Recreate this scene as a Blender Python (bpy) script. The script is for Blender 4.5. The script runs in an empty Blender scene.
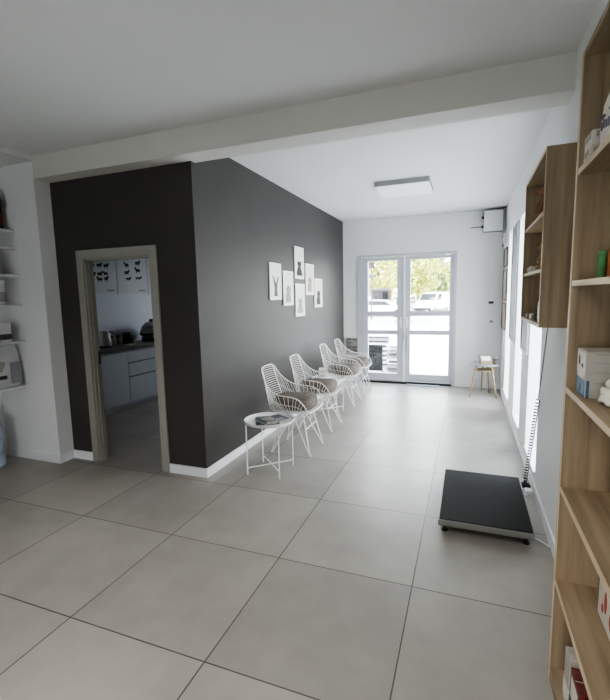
import bpy, bmesh, math, random
from mathutils import Vector, Matrix
random.seed(7)
C = bpy.context.scene.collection
PI = math.pi

# ------------------------------------------------------------------ materials
def srgb(r, g, b):
    f = lambda c: (c / 255 / 12.92) if c / 255 <= 0.04045 else ((c / 255 + 0.055) / 1.055) ** 2.4
    return (f(r), f(g), f(b), 1)

def mat(name, col, rough=0.6, metal=0.0, spec=0.5, noise=0.0, nscale=8.0, bump=0.0, bscale=60.0):
    m = bpy.data.materials.new(name); m.use_nodes = True
    nt = m.node_tree; b = nt.nodes['Principled BSDF']
    b.inputs['Roughness'].default_value = rough
    b.inputs['Metallic'].default_value = metal
    b.inputs['Specular IOR Level'].default_value = spec
    tc = nt.nodes.new('ShaderNodeTexCoord')
    n = nt.nodes.new('ShaderNodeTexNoise'); n.inputs['Scale'].default_value = nscale
    n.inputs['Detail'].default_value = 4
    nt.links.new(tc.outputs['Object'], n.inputs['Vector'])
    r = nt.nodes.new('ShaderNodeValToRGB')
    k = max(noise, 0.015)
    r.color_ramp.elements[0].position = 0.3; r.color_ramp.elements[1].position = 0.7
    r.color_ramp.elements[0].color = (col[0] * (1 - k), col[1] * (1 - k), col[2] * (1 - k), 1)
    r.color_ramp.elements[1].color = (min(1, col[0] * (1 + k)), min(1, col[1] * (1 + k)), min(1, col[2] * (1 + k)), 1)
    nt.links.new(n.outputs['Fac'], r.inputs['Fac'])
    nt.links.new(r.outputs['Color'], b.inputs['Base Color'])
    if bump > 0:
        n2 = nt.nodes.new('ShaderNodeTexNoise'); n2.inputs['Scale'].default_value = bscale
        nt.links.new(tc.outputs['Object'], n2.inputs['Vector'])
        bp = nt.nodes.new('ShaderNodeBump'); bp.inputs['Strength'].default_value = bump
        bp.inputs['Distance'].default_value = 0.01
        nt.links.new(n2.outputs['Fac'], bp.inputs['Height']); nt.links.new(bp.outputs['Normal'], b.inputs['Normal'])
    return m

def wood_mat(name, dark, light, axis='Z', scale=26, rough=0.55):
    m = bpy.data.materials.new(name); m.use_nodes = True
    nt = m.node_tree; b = nt.nodes['Principled BSDF']; b.inputs['Roughness'].default_value = rough
    tc = nt.nodes.new('ShaderNodeTexCoord'); mp = nt.nodes.new('ShaderNodeMapping')
    s = {'X': (0.05, 1, 1), 'Y': (1, 0.05, 1), 'Z': (1, 1, 0.05)}[axis]
    mp.inputs['Scale'].default_value = s
    nt.links.new(tc.outputs['Object'], mp.inputs['Vector'])
    n = nt.nodes.new('ShaderNodeTexNoise'); n.inputs['Scale'].default_value = scale
    n.inputs['Detail'].default_value = 6; n.inputs['Roughness'].default_value = 0.6
    nt.links.new(mp.outputs['Vector'], n.inputs['Vector'])
    r = nt.nodes.new('ShaderNodeValToRGB')
    r.color_ramp.elements[0].position = 0.32; r.color_ramp.elements[1].position = 0.68
    r.color_ramp.elements[0].color = dark; r.color_ramp.elements[1].color = light
    nt.links.new(n.outputs['Fac'], r.inputs['Fac']); nt.links.new(r.outputs['Color'], b.inputs['Base Color'])
    return m

def tile_mat():
    m = bpy.data.materials.new('floor_tile'); m.use_nodes = True
    nt = m.node_tree; b = nt.nodes['Principled BSDF']
    tc = nt.nodes.new('ShaderNodeTexCoord'); mp = nt.nodes.new('ShaderNodeMapping')
    mp.inputs['Location'].default_value = (2.650 + 16.0, -1.422 + 16.0, 0)
    nt.links.new(tc.outputs['Object'], mp.inputs['Vector'])
    bt = nt.nodes.new('ShaderNodeTexBrick'); bt.offset = 0; bt.squash = 1
    bt.inputs['Scale'].default_value = 1; bt.inputs['Brick Width'].default_value = 0.8; bt.inputs['Row Height'].default_value = 0.8
    bt.inputs['Mortar Size'].default_value = 0.0036; bt.inputs['Mortar Smooth'].default_value = 0.2; bt.inputs['Bias'].default_value = 0
    bt.inputs['Color1'].default_value = (0.84, 0.84, 0.84, 1); bt.inputs['Color2'].default_value = (1.08, 1.075, 1.07, 1)
    bt.inputs['Mortar'].default_value = (0.24, 0.225, 0.205, 1)
    nt.links.new(mp.outputs['Vector'], bt.inputs['Vector'])
    n = nt.nodes.new('ShaderNodeTexNoise'); n.inputs['Scale'].default_value = 1.7; n.inputs['Detail'].default_value = 7; n.inputs['Roughness'].default_value = 0.62
    nt.links.new(tc.outputs['Object'], n.inputs['Vector'])
    r = nt.nodes.new('ShaderNodeValToRGB')
    r.color_ramp.elements[0].position = 0.3; r.color_ramp.elements[1].position = 0.72
    r.color_ramp.elements[0].color = (0.282, 0.263, 0.228, 1); r.color_ramp.elements[1].color = (0.395, 0.37, 0.325, 1)
    nt.links.new(n.outputs['Fac'], r.inputs['Fac'])
    mx = nt.nodes.new('ShaderNodeMix'); mx.data_type = 'RGBA'; mx.blend_type = 'MULTIPLY'; mx.inputs['Factor'].default_value = 1
    nt.links.new(r.outputs['Color'], mx.inputs[6]); nt.links.new(bt.outputs['Color'], mx.inputs[7])
    nt.links.new(mx.outputs[2], b.inputs['Base Color'])
    n2 = nt.nodes.new('ShaderNodeTexNoise'); n2.inputs['Scale'].default_value = 5
    nt.links.new(tc.outputs['Object'], n2.inputs['Vector'])
    mr = nt.nodes.new('ShaderNodeMapRange'); mr.inputs['To Min'].default_value = 0.30; mr.inputs['To Max'].default_value = 0.42
    nt.links.new(n2.outputs['Fac'], mr.inputs['Value']); nt.links.new(mr.outputs['Result'], b.inputs['Roughness'])
    bp = nt.nodes.new('ShaderNodeBump'); bp.inputs['Strength'].default_value = 0.35; bp.inputs['Distance'].default_value = 0.003
    inv = nt.nodes.new('ShaderNodeMath'); inv.operation = 'SUBTRACT'; inv.inputs[0].default_value = 1
    nt.links.new(bt.outputs['Fac'], inv.inputs[1]); nt.links.new(inv.outputs[0], bp.inputs['Height'])
    nt.links.new(bp.outputs['Normal'], b.inputs['Normal'])
    return m

def glass_mat(name, tint=(1, 1, 1, 1), gloss=0.07):
    m = bpy.data.materials.new(name); m.use_nodes = True
    nt = m.node_tree; nt.nodes.clear()
    out = nt.nodes.new('ShaderNodeOutputMaterial'); t = nt.nodes.new('ShaderNodeBsdfTransparent'); g = nt.nodes.new('ShaderNodeBsdfGlossy')
    t.inputs['Color'].default_value = tint; g.inputs['Roughness'].default_value = 0.03
    mx = nt.nodes.new('ShaderNodeMixShader'); mx.inputs['Fac'].default_value = gloss
    nt.links.new(t.outputs[0], mx.inputs[1]); nt.links.new(g.outputs[0], mx.inputs[2]); nt.links.new(mx.outputs[0], out.inputs['Surface'])
    return m

def leaf_mat(name, c1, c2):
    m = bpy.data.materials.new(name); m.use_nodes = True
    nt = m.node_tree; b = nt.nodes['Principled BSDF']; b.inputs['Roughness'].default_value = 0.7
    tc = nt.nodes.new('ShaderNodeTexCoord'); n = nt.nodes.new('ShaderNodeTexNoise'); n.inputs['Scale'].default_value = 1.3
    nt.links.new(tc.outputs['Object'], n.inputs['Vector'])
    r = nt.nodes.new('ShaderNodeValToRGB'); r.color_ramp.elements[0].color = c1; r.color_ramp.elements[1].color = c2
    r.color_ramp.elements[0].position = 0.35; r.color_ramp.elements[1].position = 0.65
    nt.links.new(n.outputs['Fac'], r.inputs['Fac']); nt.links.new(r.outputs['Color'], b.inputs['Base Color'])
    out = nt.nodes['Material Output']; tr = nt.nodes.new('ShaderNodeBsdfTranslucent'); ad = nt.nodes.new('ShaderNodeMixShader')
    nt.links.new(r.outputs['Color'], tr.inputs['Color']); ad.inputs['Fac'].default_value = 0.4
    nt.links.new(b.outputs[0], ad.inputs[1]); nt.links.new(tr.outputs[0], ad.inputs[2]); nt.links.new(ad.outputs[0], out.inputs['Surface'])
    return m

M = dict(
    wall=mat('white_wall_paint', srgb(226, 227, 227), 0.75, noise=0.01, nscale=1.5, bump=0.05, bscale=180),
    ceil=mat('ceiling_paint', srgb(222, 222, 221), 0.8, noise=0.01, nscale=1),
    beam=mat('beam_paint', srgb(208, 206, 200), 0.8, noise=0.01, nscale=1),
    dark=mat('charcoal_paint', srgb(70, 68, 66), 0.5, spec=0.18, noise=0.03, nscale=3, bump=0.06, bscale=200),
    base=mat('white_baseboard', srgb(232, 233, 235), 0.4),
    casing=mat('taupe_door_casing', srgb(150, 148, 140), 0.5, noise=0.03, nscale=20),
    upvc=mat('white_plastic_profile', srgb(186, 189, 198), 0.35),
    rubber=mat('black_rubber', srgb(30, 30, 32), 0.7),
    glass=glass_mat('clear_pane'),
    wire=mat('white_painted_wire', srgb(228, 226, 220), 0.4),
    tray=mat('white_enamel', srgb(225, 226, 226), 0.35),
    cushion=mat('grey_taupe_fabric', srgb(98, 90, 81), 0.9, noise=0.4, nscale=45, bump=0.6, bscale=55),
    mat_top=mat('black_ribbed_rubber', srgb(40, 40, 40), 0.7, spec=0.12, noise=0.08, nscale=30, bump=0.25, bscale=120),
    steel=mat('brushed_steel', srgb(136, 135, 132), 0.45, metal=0.7),
    black=mat('black_plastic', srgb(28, 28, 30), 0.45),
    grey=mat('grey_plastic', srgb(140, 142, 144), 0.5),
    white=mat('white_plastic', srgb(230, 231, 232), 0.4),
    woodz=wood_mat('oak_panel_upright', srgb(129, 110, 87), srgb(168, 148, 120), 'Z'),
    woody=wood_mat('oak_panel_lengthwise', srgb(130, 112, 89), srgb(168, 149, 121), 'Y'),
    woodedge=wood_mat('oak_edge_band', srgb(196, 176, 146), srgb(210, 192, 162), 'Y'),
    beech=wood_mat('beech_leg', srgb(134, 110, 82), srgb(158, 134, 102), 'Z', 20),
    shelf=mat('white_laminate', srgb(214, 215, 216), 0.45),
    counter=mat('grey_stone_worktop', srgb(96, 92, 90), 0.45, noise=0.25, nscale=30),
    kfront=mat('white_gloss_front', srgb(232, 236, 244), 0.3),
    kwall=mat('kitchen_wall_paint', srgb(206, 212, 222), 0.7),
    paper=mat('white_paper', srgb(214, 214, 211), 0.5),
    darkseal=mat('grey_rubber_seal', srgb(64, 64, 70), 0.7),
    posterpaper=mat('greyish_poster_paper', srgb(196, 200, 204), 0.6),
    cream=mat('cream_paper', srgb(214, 212, 192), 0.6),
    ink=mat('grey_ink', srgb(96, 94, 90), 0.8, noise=0.3, nscale=40),
    inkdark=mat('dark_ink', srgb(52, 52, 54), 0.8, noise=0.3, nscale=40),
    inkpale=mat('pale_ink', srgb(150, 148, 142), 0.8, noise=0.2, nscale=40),
    board=mat('grey_board', srgb(142, 146, 151), 0.6, noise=0.03, nscale=5),
    brown=mat('brown_frame', srgb(112, 96, 82), 0.5, noise=0.1, nscale=20),
    boardg=mat('muted_print', srgb(158, 156, 152), 0.6, noise=0.12, nscale=8),
    navy=mat('navy_print', srgb(44, 52, 68), 0.5, noise=0.2, nscale=14),
    blue=mat('blue_print', srgb(60, 98, 124), 0.5, noise=0.15, nscale=25),
    green=mat('green_print', srgb(98, 156, 98), 0.5, noise=0.2, nscale=35),
    orange=mat('orange_print', srgb(196, 118, 76), 0.5, noise=0.12, nscale=35),
    red=mat('red_print', srgb(176, 74, 62), 0.5, noise=0.15, nscale=20),
    maroon=mat('maroon_print', srgb(104, 48, 46), 0.5, noise=0.25, nscale=30),
    carton=mat('white_carton', srgb(214, 208, 196), 0.6, noise=0.05, nscale=30),
    cartong=mat('grey_carton', srgb(172, 166, 156), 0.6, noise=0.08, nscale=18),
    kraft=mat('tan_card', srgb(132, 116, 96), 0.7, noise=0.1, nscale=18),
    fawn=mat('fawn_plush', srgb(150, 112, 84), 0.9, noise=0.2, nscale=40, bump=0.5, bscale=80),
    plush=mat('tan_plush', srgb(168, 142, 96), 0.9, noise=0.2, nscale=40, bump=0.5, bscale=80),
    fluff=mat('white_plush', srgb(220, 216, 204), 0.95, noise=0.12, nscale=50, bump=0.8, bscale=60),
    purple=mat('purple_print', srgb(112, 104, 122), 0.6),
    bottle=mat('pale_blue_bottle', srgb(176, 190, 208), 0.2, noise=0.1, nscale=10),
    bagw=mat('white_sack', srgb(206, 206, 210), 0.5, noise=0.05, nscale=12),
    bagg=mat('grey_sack', srgb(152, 154, 162), 0.5, noise=0.12, nscale=12),
    lampglow=mat('frosted_diffuser', srgb(232, 234, 236), 0.5),
    lampside=mat('grey_lamp_side', srgb(150, 151, 150), 0.5),
    ground=mat('pale_concrete', srgb(216, 214, 208), 0.9, noise=0.06, nscale=2),
    road=mat('pale_asphalt', srgb(170, 170, 170), 0.9, noise=0.06, nscale=3),
    trunk=mat('bark', srgb(96, 82, 66), 0.9, noise=0.2, nscale=12),
    leaf=leaf_mat('sunlit_leaves', (0.36, 0.40, 0.08, 1), (0.72, 0.70, 0.22, 1)),
    leafb=leaf_mat('dusty_leaves', (0.17, 0.23, 0.08, 1), (0.40, 0.45, 0.2, 1)),
    carw=mat('white_car_paint', srgb(230, 230, 232), 0.3),
    carglass=mat('dark_car_glass', srgb(22, 24, 28), 0.15),
    carblack=mat('dark_tyre', srgb(14, 14, 15), 0.7),
    fence=mat('grey_metal_fence', srgb(70, 68, 76), 0.6),
    hut=mat('dark_hut_timber', srgb(44, 38, 38), 0.8, noise=0.2, nscale=4),
    slate=mat('dark_slate_board', srgb(14, 15, 18), 0.7, spec=0.15, noise=0.35, nscale=6),
)
M['tile'] = tile_mat()

# ------------------------------------------------------------------ mesh helpers
def box(bm, x0, x1, y0, y1, z0, z1, bev=0.0):
    vs = [bm.verts.new(p) for p in ((x0, y0, z0), (x1, y0, z0), (x1, y1, z0), (x0, y1, z0), (x0, y0, z1), (x1, y0, z1), (x1, y1, z1), (x0, y1, z1))]
    fs = [bm.faces.new([vs[i] for i in f]) for f in ((0, 3, 2, 1), (4, 5, 6, 7), (0, 1, 5, 4), (1, 2, 6, 5), (2, 3, 7, 6), (3, 0, 4, 7))]
    if bev > 0:
        es = list({e for f in fs for e in f.edges})
        bmesh.ops.bevel(bm, geom=es, offset=bev, segments=2, affect='EDGES', profile=0.6)
    return vs

def tube(bm, pts, r, seg=6, closed=False, r1=None):
    pts = [Vector(p) for p in pts]; n = len(pts); rings = []
    t0 = (pts[1] - pts[0]).normalized()
    up = Vector((0, 0, 1)) if abs(t0.z) < 0.9 else Vector((1, 0, 0))
    a = t0.cross(up).normalized()
    for i, p in enumerate(pts):
        if closed: t = pts[(i + 1) % n] - pts[i - 1]
        else: t = pts[min(i + 1, n - 1)] - pts[max(i - 1, 0)]
        if t.length < 1e-9: t = t0
        t.normalize(); a = a - t * a.dot(t)
        if a.length < 1e-6: a = t.orthogonal()
        a.normalize(); b = t.cross(a)
        rr = r if r1 is None else r + (r1 - r) * i / (n - 1)
        rings.append([bm.verts.new(p + (a * math.cos(2 * PI * k / seg) + b * math.sin(2 * PI * k / seg)) * rr) for k in range(seg)])
    m = n if closed else n - 1
    for i in range(m):
        A, B = rings[i], rings[(i + 1) % n]
        for k in range(seg): bm.faces.new((A[k], A[(k + 1) % seg], B[(k + 1) % seg], B[k]))
    if not closed:
        bm.faces.new(list(reversed(rings[0]))); bm.faces.new(rings[-1])

def lathe(bm, prof, seg=24, c=(0, 0, 0), axis='Z', cap=True):
    rings = []
    for r, z in prof:
        ring = []
        for k in range(seg):
            x, y = r * math.cos(2 * PI * k / seg), r * math.sin(2 * PI * k / seg)
            p = (x, y, z) if axis == 'Z' else ((z, x, y) if axis == 'X' else (x, z, y))
            ring.append(bm.verts.new((p[0] + c[0], p[1] + c[1], p[2] + c[2])))
        rings.append(ring)
    for A, B in zip(rings, rings[1:]):
        for k in range(seg): bm.faces.new((A[k], A[(k + 1) % seg], B[(k + 1) % seg], B[k]))
    if cap:
        bm.faces.new(list(reversed(rings[0]))); bm.faces.new(rings[-1])

def prism(bm, poly, axis, a, b):
    """extrude a 2-D polygon along an axis from a to b. axis 'X': poly=(y,z); 'Y': poly=(x,z); 'Z': poly=(x,y)"""
    f = {'X': lambda u, v, w: (w, u, v), 'Y': lambda u, v, w: (u, w, v), 'Z': lambda u, v, w: (u, v, w)}[axis]
    A = [bm.verts.new(f(u, v, a)) for u, v in poly]; B = [bm.verts.new(f(u, v, b)) for u, v in poly]
    n = len(poly)
    bm.faces.new(A); bm.faces.new(list(reversed(B)))
    for i in range(n): bm.faces.new((A[i], B[i], B[(i + 1) % n], A[(i + 1) % n]))

def blob(bm, c, r, sub=2, jit=0.0):
    ret = bmesh.ops.create_icosphere(bm, subdivisions=sub, radius=1)
    for v in ret['verts']:
        k = 1 + random.uniform(-jit, jit)
        v.co = Vector((c[0] + v.co.x * r[0] * k, c[1] + v.co.y * r[1] * k, c[2] + v.co.z * r[2] * k))

def catmull(pts, n=6, closed=False):
    P = [Vector(p) for p in pts]; out = []; N = len(P)
    rng = range(N) if closed else range(N - 1)
    for i in rng:
        p0 = P[i - 1] if (closed or i > 0) else P[i]; p1 = P[i]; p2 = P[(i + 1) % N]
        p3 = P[(i + 2) % N] if (closed or i + 2 < N) else p2
        for k in range(n):
            t = k / n
            out.append(0.5 * ((2 * p1) + (p2 - p0) * t + (2 * p0 - 5 * p1 + 4 * p2 - p3) * t * t + (-p0 + 3 * p1 - 3 * p2 + p3) * t ** 3))
    if not closed: out.append(P[-1])
    return out

def obj(name, bm, m, parent=None, smooth=False, loc=None):
    bmesh.ops.recalc_face_normals(bm, faces=bm.faces)
    me = bpy.data.meshes.new(name); bm.to_mesh(me); bm.free()
    ms = m if isinstance(m, (list, tuple)) else [m]
    for k in ms: me.materials.append(k)
    if smooth:
        for p in me.polygons: p.use_smooth = True
        if smooth == 'auto':
            me.set_sharp_from_angle(angle=math.radians(40))
    o = bpy.data.objects.new(name, me); C.objects.link(o)
    if parent is not None: o.parent = parent
    if loc is not None: o.location = loc
    return o

def bx(name, m, x0, x1, y0, y1, z0, z1, parent=None, bev=0.0):
    bm = bmesh.new(); box(bm, min(x0, x1), max(x0, x1), min(y0, y1), max(y0, y1), min(z0, z1), max(z0, z1), bev)
    return obj(name, bm, m, parent)

def tag(o, label, cat, group=None, kind=None):
    o['label'] = label; o['category'] = cat
    if group: o['group'] = group
    if kind: o['kind'] = kind
    return o

def thing(name, label, cat, loc=(0, 0, 0), rz=0, group=None):
    o = bpy.data.objects.new(name, None); C.objects.link(o); o.empty_display_size = 0.1
    o.location = loc; o.rotation_euler = (0, 0, rz)
    return tag(o, label, cat, group)

def struct(o, kind='structure'):
    o['kind'] = kind; return o

def dup(root, loc, label, rz=None):
    r = root.copy(); C.objects.link(r); r.location = loc; r['label'] = label
    if rz is not None: r.rotation_euler = (0, 0, rz)
    for ch in list(root.children):
        c = ch.copy(); C.objects.link(c); c.parent = r
        for g in list(ch.children):
            d = g.copy(); C.objects.link(d); d.parent = c
    return r

# ------------------------------------------------------------------ key dimensions
XD = -2.148      # charcoal side wall
YD = 3.098       # charcoal front wall
YF = 7.663       # far wall
XR = 0.531       # right wall
ZC = 2.911
ZB = 2.712
YA = 2.936       # left alcove end wall
XA = -3.745
XL = -4.50       # left shelf wall
YB = -3.0        # back wall
XN = 0.60        # right wall beside the bookcase

# ------------------------------------------------------------------ setting
bm = bmesh.new(); box(bm, -5.5, 0.9, YB - .3, YF + .12, -0.1, 0)
struct(obj('floor', bm, M['tile']))
bm = bmesh.new(); box(bm, -5.5, 0.95, YB - .3, YF + .3, ZC, ZC + .25)
struct(obj('ceiling', bm, M['ceil']))

# far wall with door opening
DX0, DX1, DZ = -1.88, -0.185, 2.295
bm = bmesh.new()
box(bm, XD - .15, DX0, YF, YF + .25, 0, ZC); box(bm, DX1, XR + .3, YF, YF + .25, 0, ZC); box(bm, DX0, DX1, YF, YF + .25, DZ, ZC)
struct(obj('wall_far', bm, M['wall']))

# right wall with three slit windows
WIN = [(6.19, 6.91), (4.875, 5.524), (3.68, 4.331)]
WZ0, WZ1 = 0.15, 2.42
WT = 0.26
bm = bmesh.new()
ys = [1.85]
for a, b in reversed(WIN): ys += [a, b]
ys.append(YF)
for i in range(0, len(ys), 2): box(bm, XR, XR + WT, ys[i], ys[i + 1], 0, ZC)
for a, b in WIN:
    box(bm, XR, XR + WT, a, b, 0, WZ0); box(bm, XR, XR + WT, a, b, WZ1, ZC)
struct(obj('wall_right', bm, M['wall']))
struct(bx('wall_right_near', M['wall'], XN + .005, XN + WT, YB, 1.85, 0, ZC))
for i, (a, b) in enumerate(WIN):
    w = bpy.data.objects.new('window_%d' % (i + 1), None); C.objects.link(w); struct(w); w.location = (XR, (a + b) / 2, WZ0)
    h = (b - a) / 2; H = WZ1 - WZ0
    bm = bmesh.new(); f = .045
    box(bm, .19, .24, -h, -h + f, 0, H); box(bm, .19, .24, h - f, h, 0, H); box(bm, .19, .24, -h + f, h - f, 0, f); box(bm, .19, .24, -h + f, h - f, H - f, H)
    obj('window_frame', bm, M['upvc'], w)
    bx('window_pane', M['glass'], .212, .218, -h + f, h - f, f, H - f, w)
    bx('window_sill', M['base'], -.012, .19, -h, h, .0, .018, w)

# charcoal walls
DOX0, DOX1, DOZ = -3.40, -2.62, 1.99
bm = bmesh.new()
box(bm, XA - .06, DOX0, YD, YD + .08, 0, ZC); box(bm, DOX1, XD - .13, YD, YD + .08, 0, ZC); box(bm, DOX0, DOX1, YD, YD + .08, DOZ, ZC)
struct(obj('wall_kitchen_front', bm, M['dark']))
bm = bmesh.new(); box(bm, XD - .13, XD, YD, YF, 0, ZC)
struct(obj('wall_kitchen_side', bm, M['dark']))
# alcove end wall and its return
struct(bx('wall_alcove', M['wall'], -5.4, XA, YA, YD, 0, ZC))
struct(bx('wall_left', M['wall'], XL - .15, XL, YB, YA, 0, ZC))
# back wall with a small unseen window, added to brighten the foreground
bm = bmesh.new()
box(bm, XL - .15, -1.5, YB - .2, YB, 0, ZC); box(bm, -.1, 0.9, YB - .2, YB, 0, ZC); box(bm, -1.5, -.1, YB - .2, YB, 1.5, ZC); box(bm, -1.5, -.1, YB - .2, YB, 0, .4)
struct(obj('wall_back', bm, M['wall']))
w = bpy.data.objects.new('window_4', None); C.objects.link(w); struct(w); w.location = (-.8, YB - .1, .4)
bm = bmesh.new()
for x in (-.7, .64): box(bm, x, x + .06, -.03, .03, 0, 1.1)
box(bm, -.64, .64, -.03, .03, 0, .06); box(bm, -.64, .64, -.03, .03, 1.04, 1.1)
obj('window_frame', bm, M['upvc'], w)
bx('window_pane', M['glass'], -.64, .64, -.004, .004, .06, 1.04, w)
# kitchen shell
KX = -5.23
struct(bx('wall_kitchen_left', M['kwall'], KX - .12, KX, YD, YF + .2, 0, ZC))
bm = bmesh.new()
box(bm, KX, -4.4, YF, YF + .2, 0, ZC); box(bm, -3.5, XD - .15, YF, YF + .2, 0, ZC); box(bm, -4.4, -3.5, YF, YF + .2, 0, 1.3); box(bm, -4.4, -3.5, YF, YF + .2, 2.1, ZC)
struct(obj('wall_kitchen_far', bm, M['kwall']))
w = bpy.data.objects.new('window_5', None); C.objects.link(w); struct(w); w.location = (-3.95, YF + .1, 1.3)
bm = bmesh.new()
for x in (-.45, .39): box(bm, x, x + .06, -.03, .03, 0, .8)
box(bm, -.39, .39, -.03, .03, 0, .06); box(bm, -.39, .39, -.03, .03, .74, .8)
obj('window_frame', bm, M['upvc'], w)
bx('window_pane', M['glass'], -.39, .39, -.004, .004, .06, .74, w)

# ceiling beam and alcove soffit
bm = bmesh.new()
box(bm, XA, XR if False else XN + .2, YA, YD, ZB, ZC)
box(bm, XD + .0, XR, YD, YD + .055, ZB, ZC)
struct(obj('beam', bm, M['beam']))
struct(bx('trim_1', M['ceil'], XL, XA + .01, YB, YA, ZC - .045, ZC))

# baseboards
BH, BT = .085, .012
bm = bmesh.new(); box(bm, XD, XD + BT, YD - BT, YF, 0, BH); struct(obj('baseboard_side', bm, M['base']))
bm = bmesh.new(); box(bm, -2.545, XD, YD - BT, YD, 0, BH); box(bm, XA + BT, -3.478, YD - BT, YD, 0, BH); struct(obj('baseboard_front', bm, M['base']))
bm = bmesh.new(); box(bm, XA, XA + BT, YA - BT, YD, 0, BH); box(bm, XL, XA, YA - BT, YA, 0, BH); struct(obj('baseboard_left', bm, M['base']))
struct(bx('baseboard_right', M['base'], XR - BT, XR, 1.86, YF, 0, BH))
bm = bmesh.new(); box(bm, XD + BT, DX0 - .0, YF - BT, YF, 0, BH); box(bm, DX1, XR - BT, YF - BT, YF, 0, BH); struct(obj('baseboard_far', bm, M['base']))

# kitchen doorway casing (door leaf swung out of sight)
w = bpy.data.objects.new('door_2', None); C.objects.link(w); struct(w); w.location = ((DOX0 + DOX1) / 2, YD, 0)
hw = (DOX1 - DOX0) / 2
bm = bmesh.new(); cw = .075
box(bm, -hw - cw, -hw + .004, -.018, 0, 0, DOZ + cw, .003); box(bm, hw - .004, hw + cw, -.018, 0, 0, DOZ + cw, .003); box(bm, -hw + .004, hw - .004, -.018, 0, DOZ - .004, DOZ + cw, .003)
obj('door_casing', bm, M['casing'], w)
bm = bmesh.new()
box(bm, -hw, -hw + .018, 0, .09, 0, DOZ); box(bm, hw - .018, hw, 0, .09, 0, DOZ); box(bm, -hw + .018, hw - .018, 0, .09, DOZ - .018, DOZ)
box(bm, -hw + .018, -hw + .026, .035, .06, 0, DOZ - .018); box(bm, hw - .026, hw - .018, .035, .06, 0, DOZ - .018); box(bm, -hw + .026, hw - .026, .035, .06, DOZ - .026, DOZ - .018)
obj('door_jamb', bm, M['casing'], w)
bx('strike_plate', M['black'], -hw + .018, -hw + .021, .062, .088, .97, 1.10, w)

# far double glass door
w = bpy.data.objects.new('door_1', None); C.objects.link(w); struct(w); w.location = (0, YF, 0)
bm = bmesh.new(); fr = .085
box(bm, DX0, DX0 + fr, -.02, .07, 0, DZ); box(bm, DX1 - .056, DX1, -.02, .07, 0, DZ); box(bm, DX0 + fr, DX1 - .056, -.02, .07, DZ - .045, DZ)
obj('door_frame', bm, M['upvc'], w)
bx('threshold', M['rubber'], DX0 + fr, DX1 - .056, -.012, .07, 0, .035, w)
def leaf(x0, x1, px0, px1):
    bm = bmesh.new(); zt = DZ - .052; zb = .05
    box(bm, x0, px0, .0, .06, zb, zt, .004); box(bm, px1, x1, .0, .06, zb, zt, .004)
    for a, b in ((zb, .178), (.885, .960), (1.213, 1.300), (2.185, zt)): box(bm, px0, px1, .004, .056, a, b, .003)
    L = obj('door_leaf', bm, M['upvc'], w)
    for a, b in ((.178, .885), (.960, 1.213), (1.300, 2.185)): bx('pane', M['glass'], px0, px1, .028, .033, a, b, L)
    bm = bmesh.new()
    for px in (px0, px1):
        s = 1 if px == px0 else -1
    for a, b in ((.178, .885), (.960, 1.213), (1.300, 2.185)):
        tube(bm, [(px0, .012, a), (px1, .012, a), (px1, .012, b), (px0, .012, b)], .003, 4, True)
    obj('gasket', bm, M['grey'], L)
    bm = bmesh.new(); tube(bm, [(x0 - .004, .004, zb), (x1 + .004, .004, zb), (x1 + .004, .004, zt + .003), (x0 - .004, .004, zt + .003)], .006, 4, True)
    obj('seal', bm, M['darkseal'], L)
    return L
L1 = leaf(-1.792, -1.062, -1.692, -1.172)
L2 = leaf(-1.036, -.244, -.945, -.296)
bm = bmesh.new(); box(bm, -1.068, -1.030, -.016, -.002, .05, DZ - .05, .003); obj('astragal', bm, M['white'], w)
for x, s, L in ((-1.005, 1, L2), (-1.105, -1, L1)):
    bm = bmesh.new(); box(bm, x - .016, x + .016, -.022, -.004, 1.0, 1.2, .004)
    tube(bm, [(x, -.02, 1.12), (x, -.06, 1.12), (x + s * .03, -.066, 1.12), (x + s * .12, -.066, 1.115)], .009, 8)
    obj('handle', bm, M['white'], L)
bx('lock', M['grey'], -1.057, -1.041, -.024, -.017, .80, .93, L1)
bm = bmesh.new(); tube(bm, [(-.985, -.004, .86), (-.985, -.05, .86), (-.985, -.05, .62), (-.985, -.004, .62)], .009, 8); obj('pull_bar', bm, M['grey'], L2)

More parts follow.
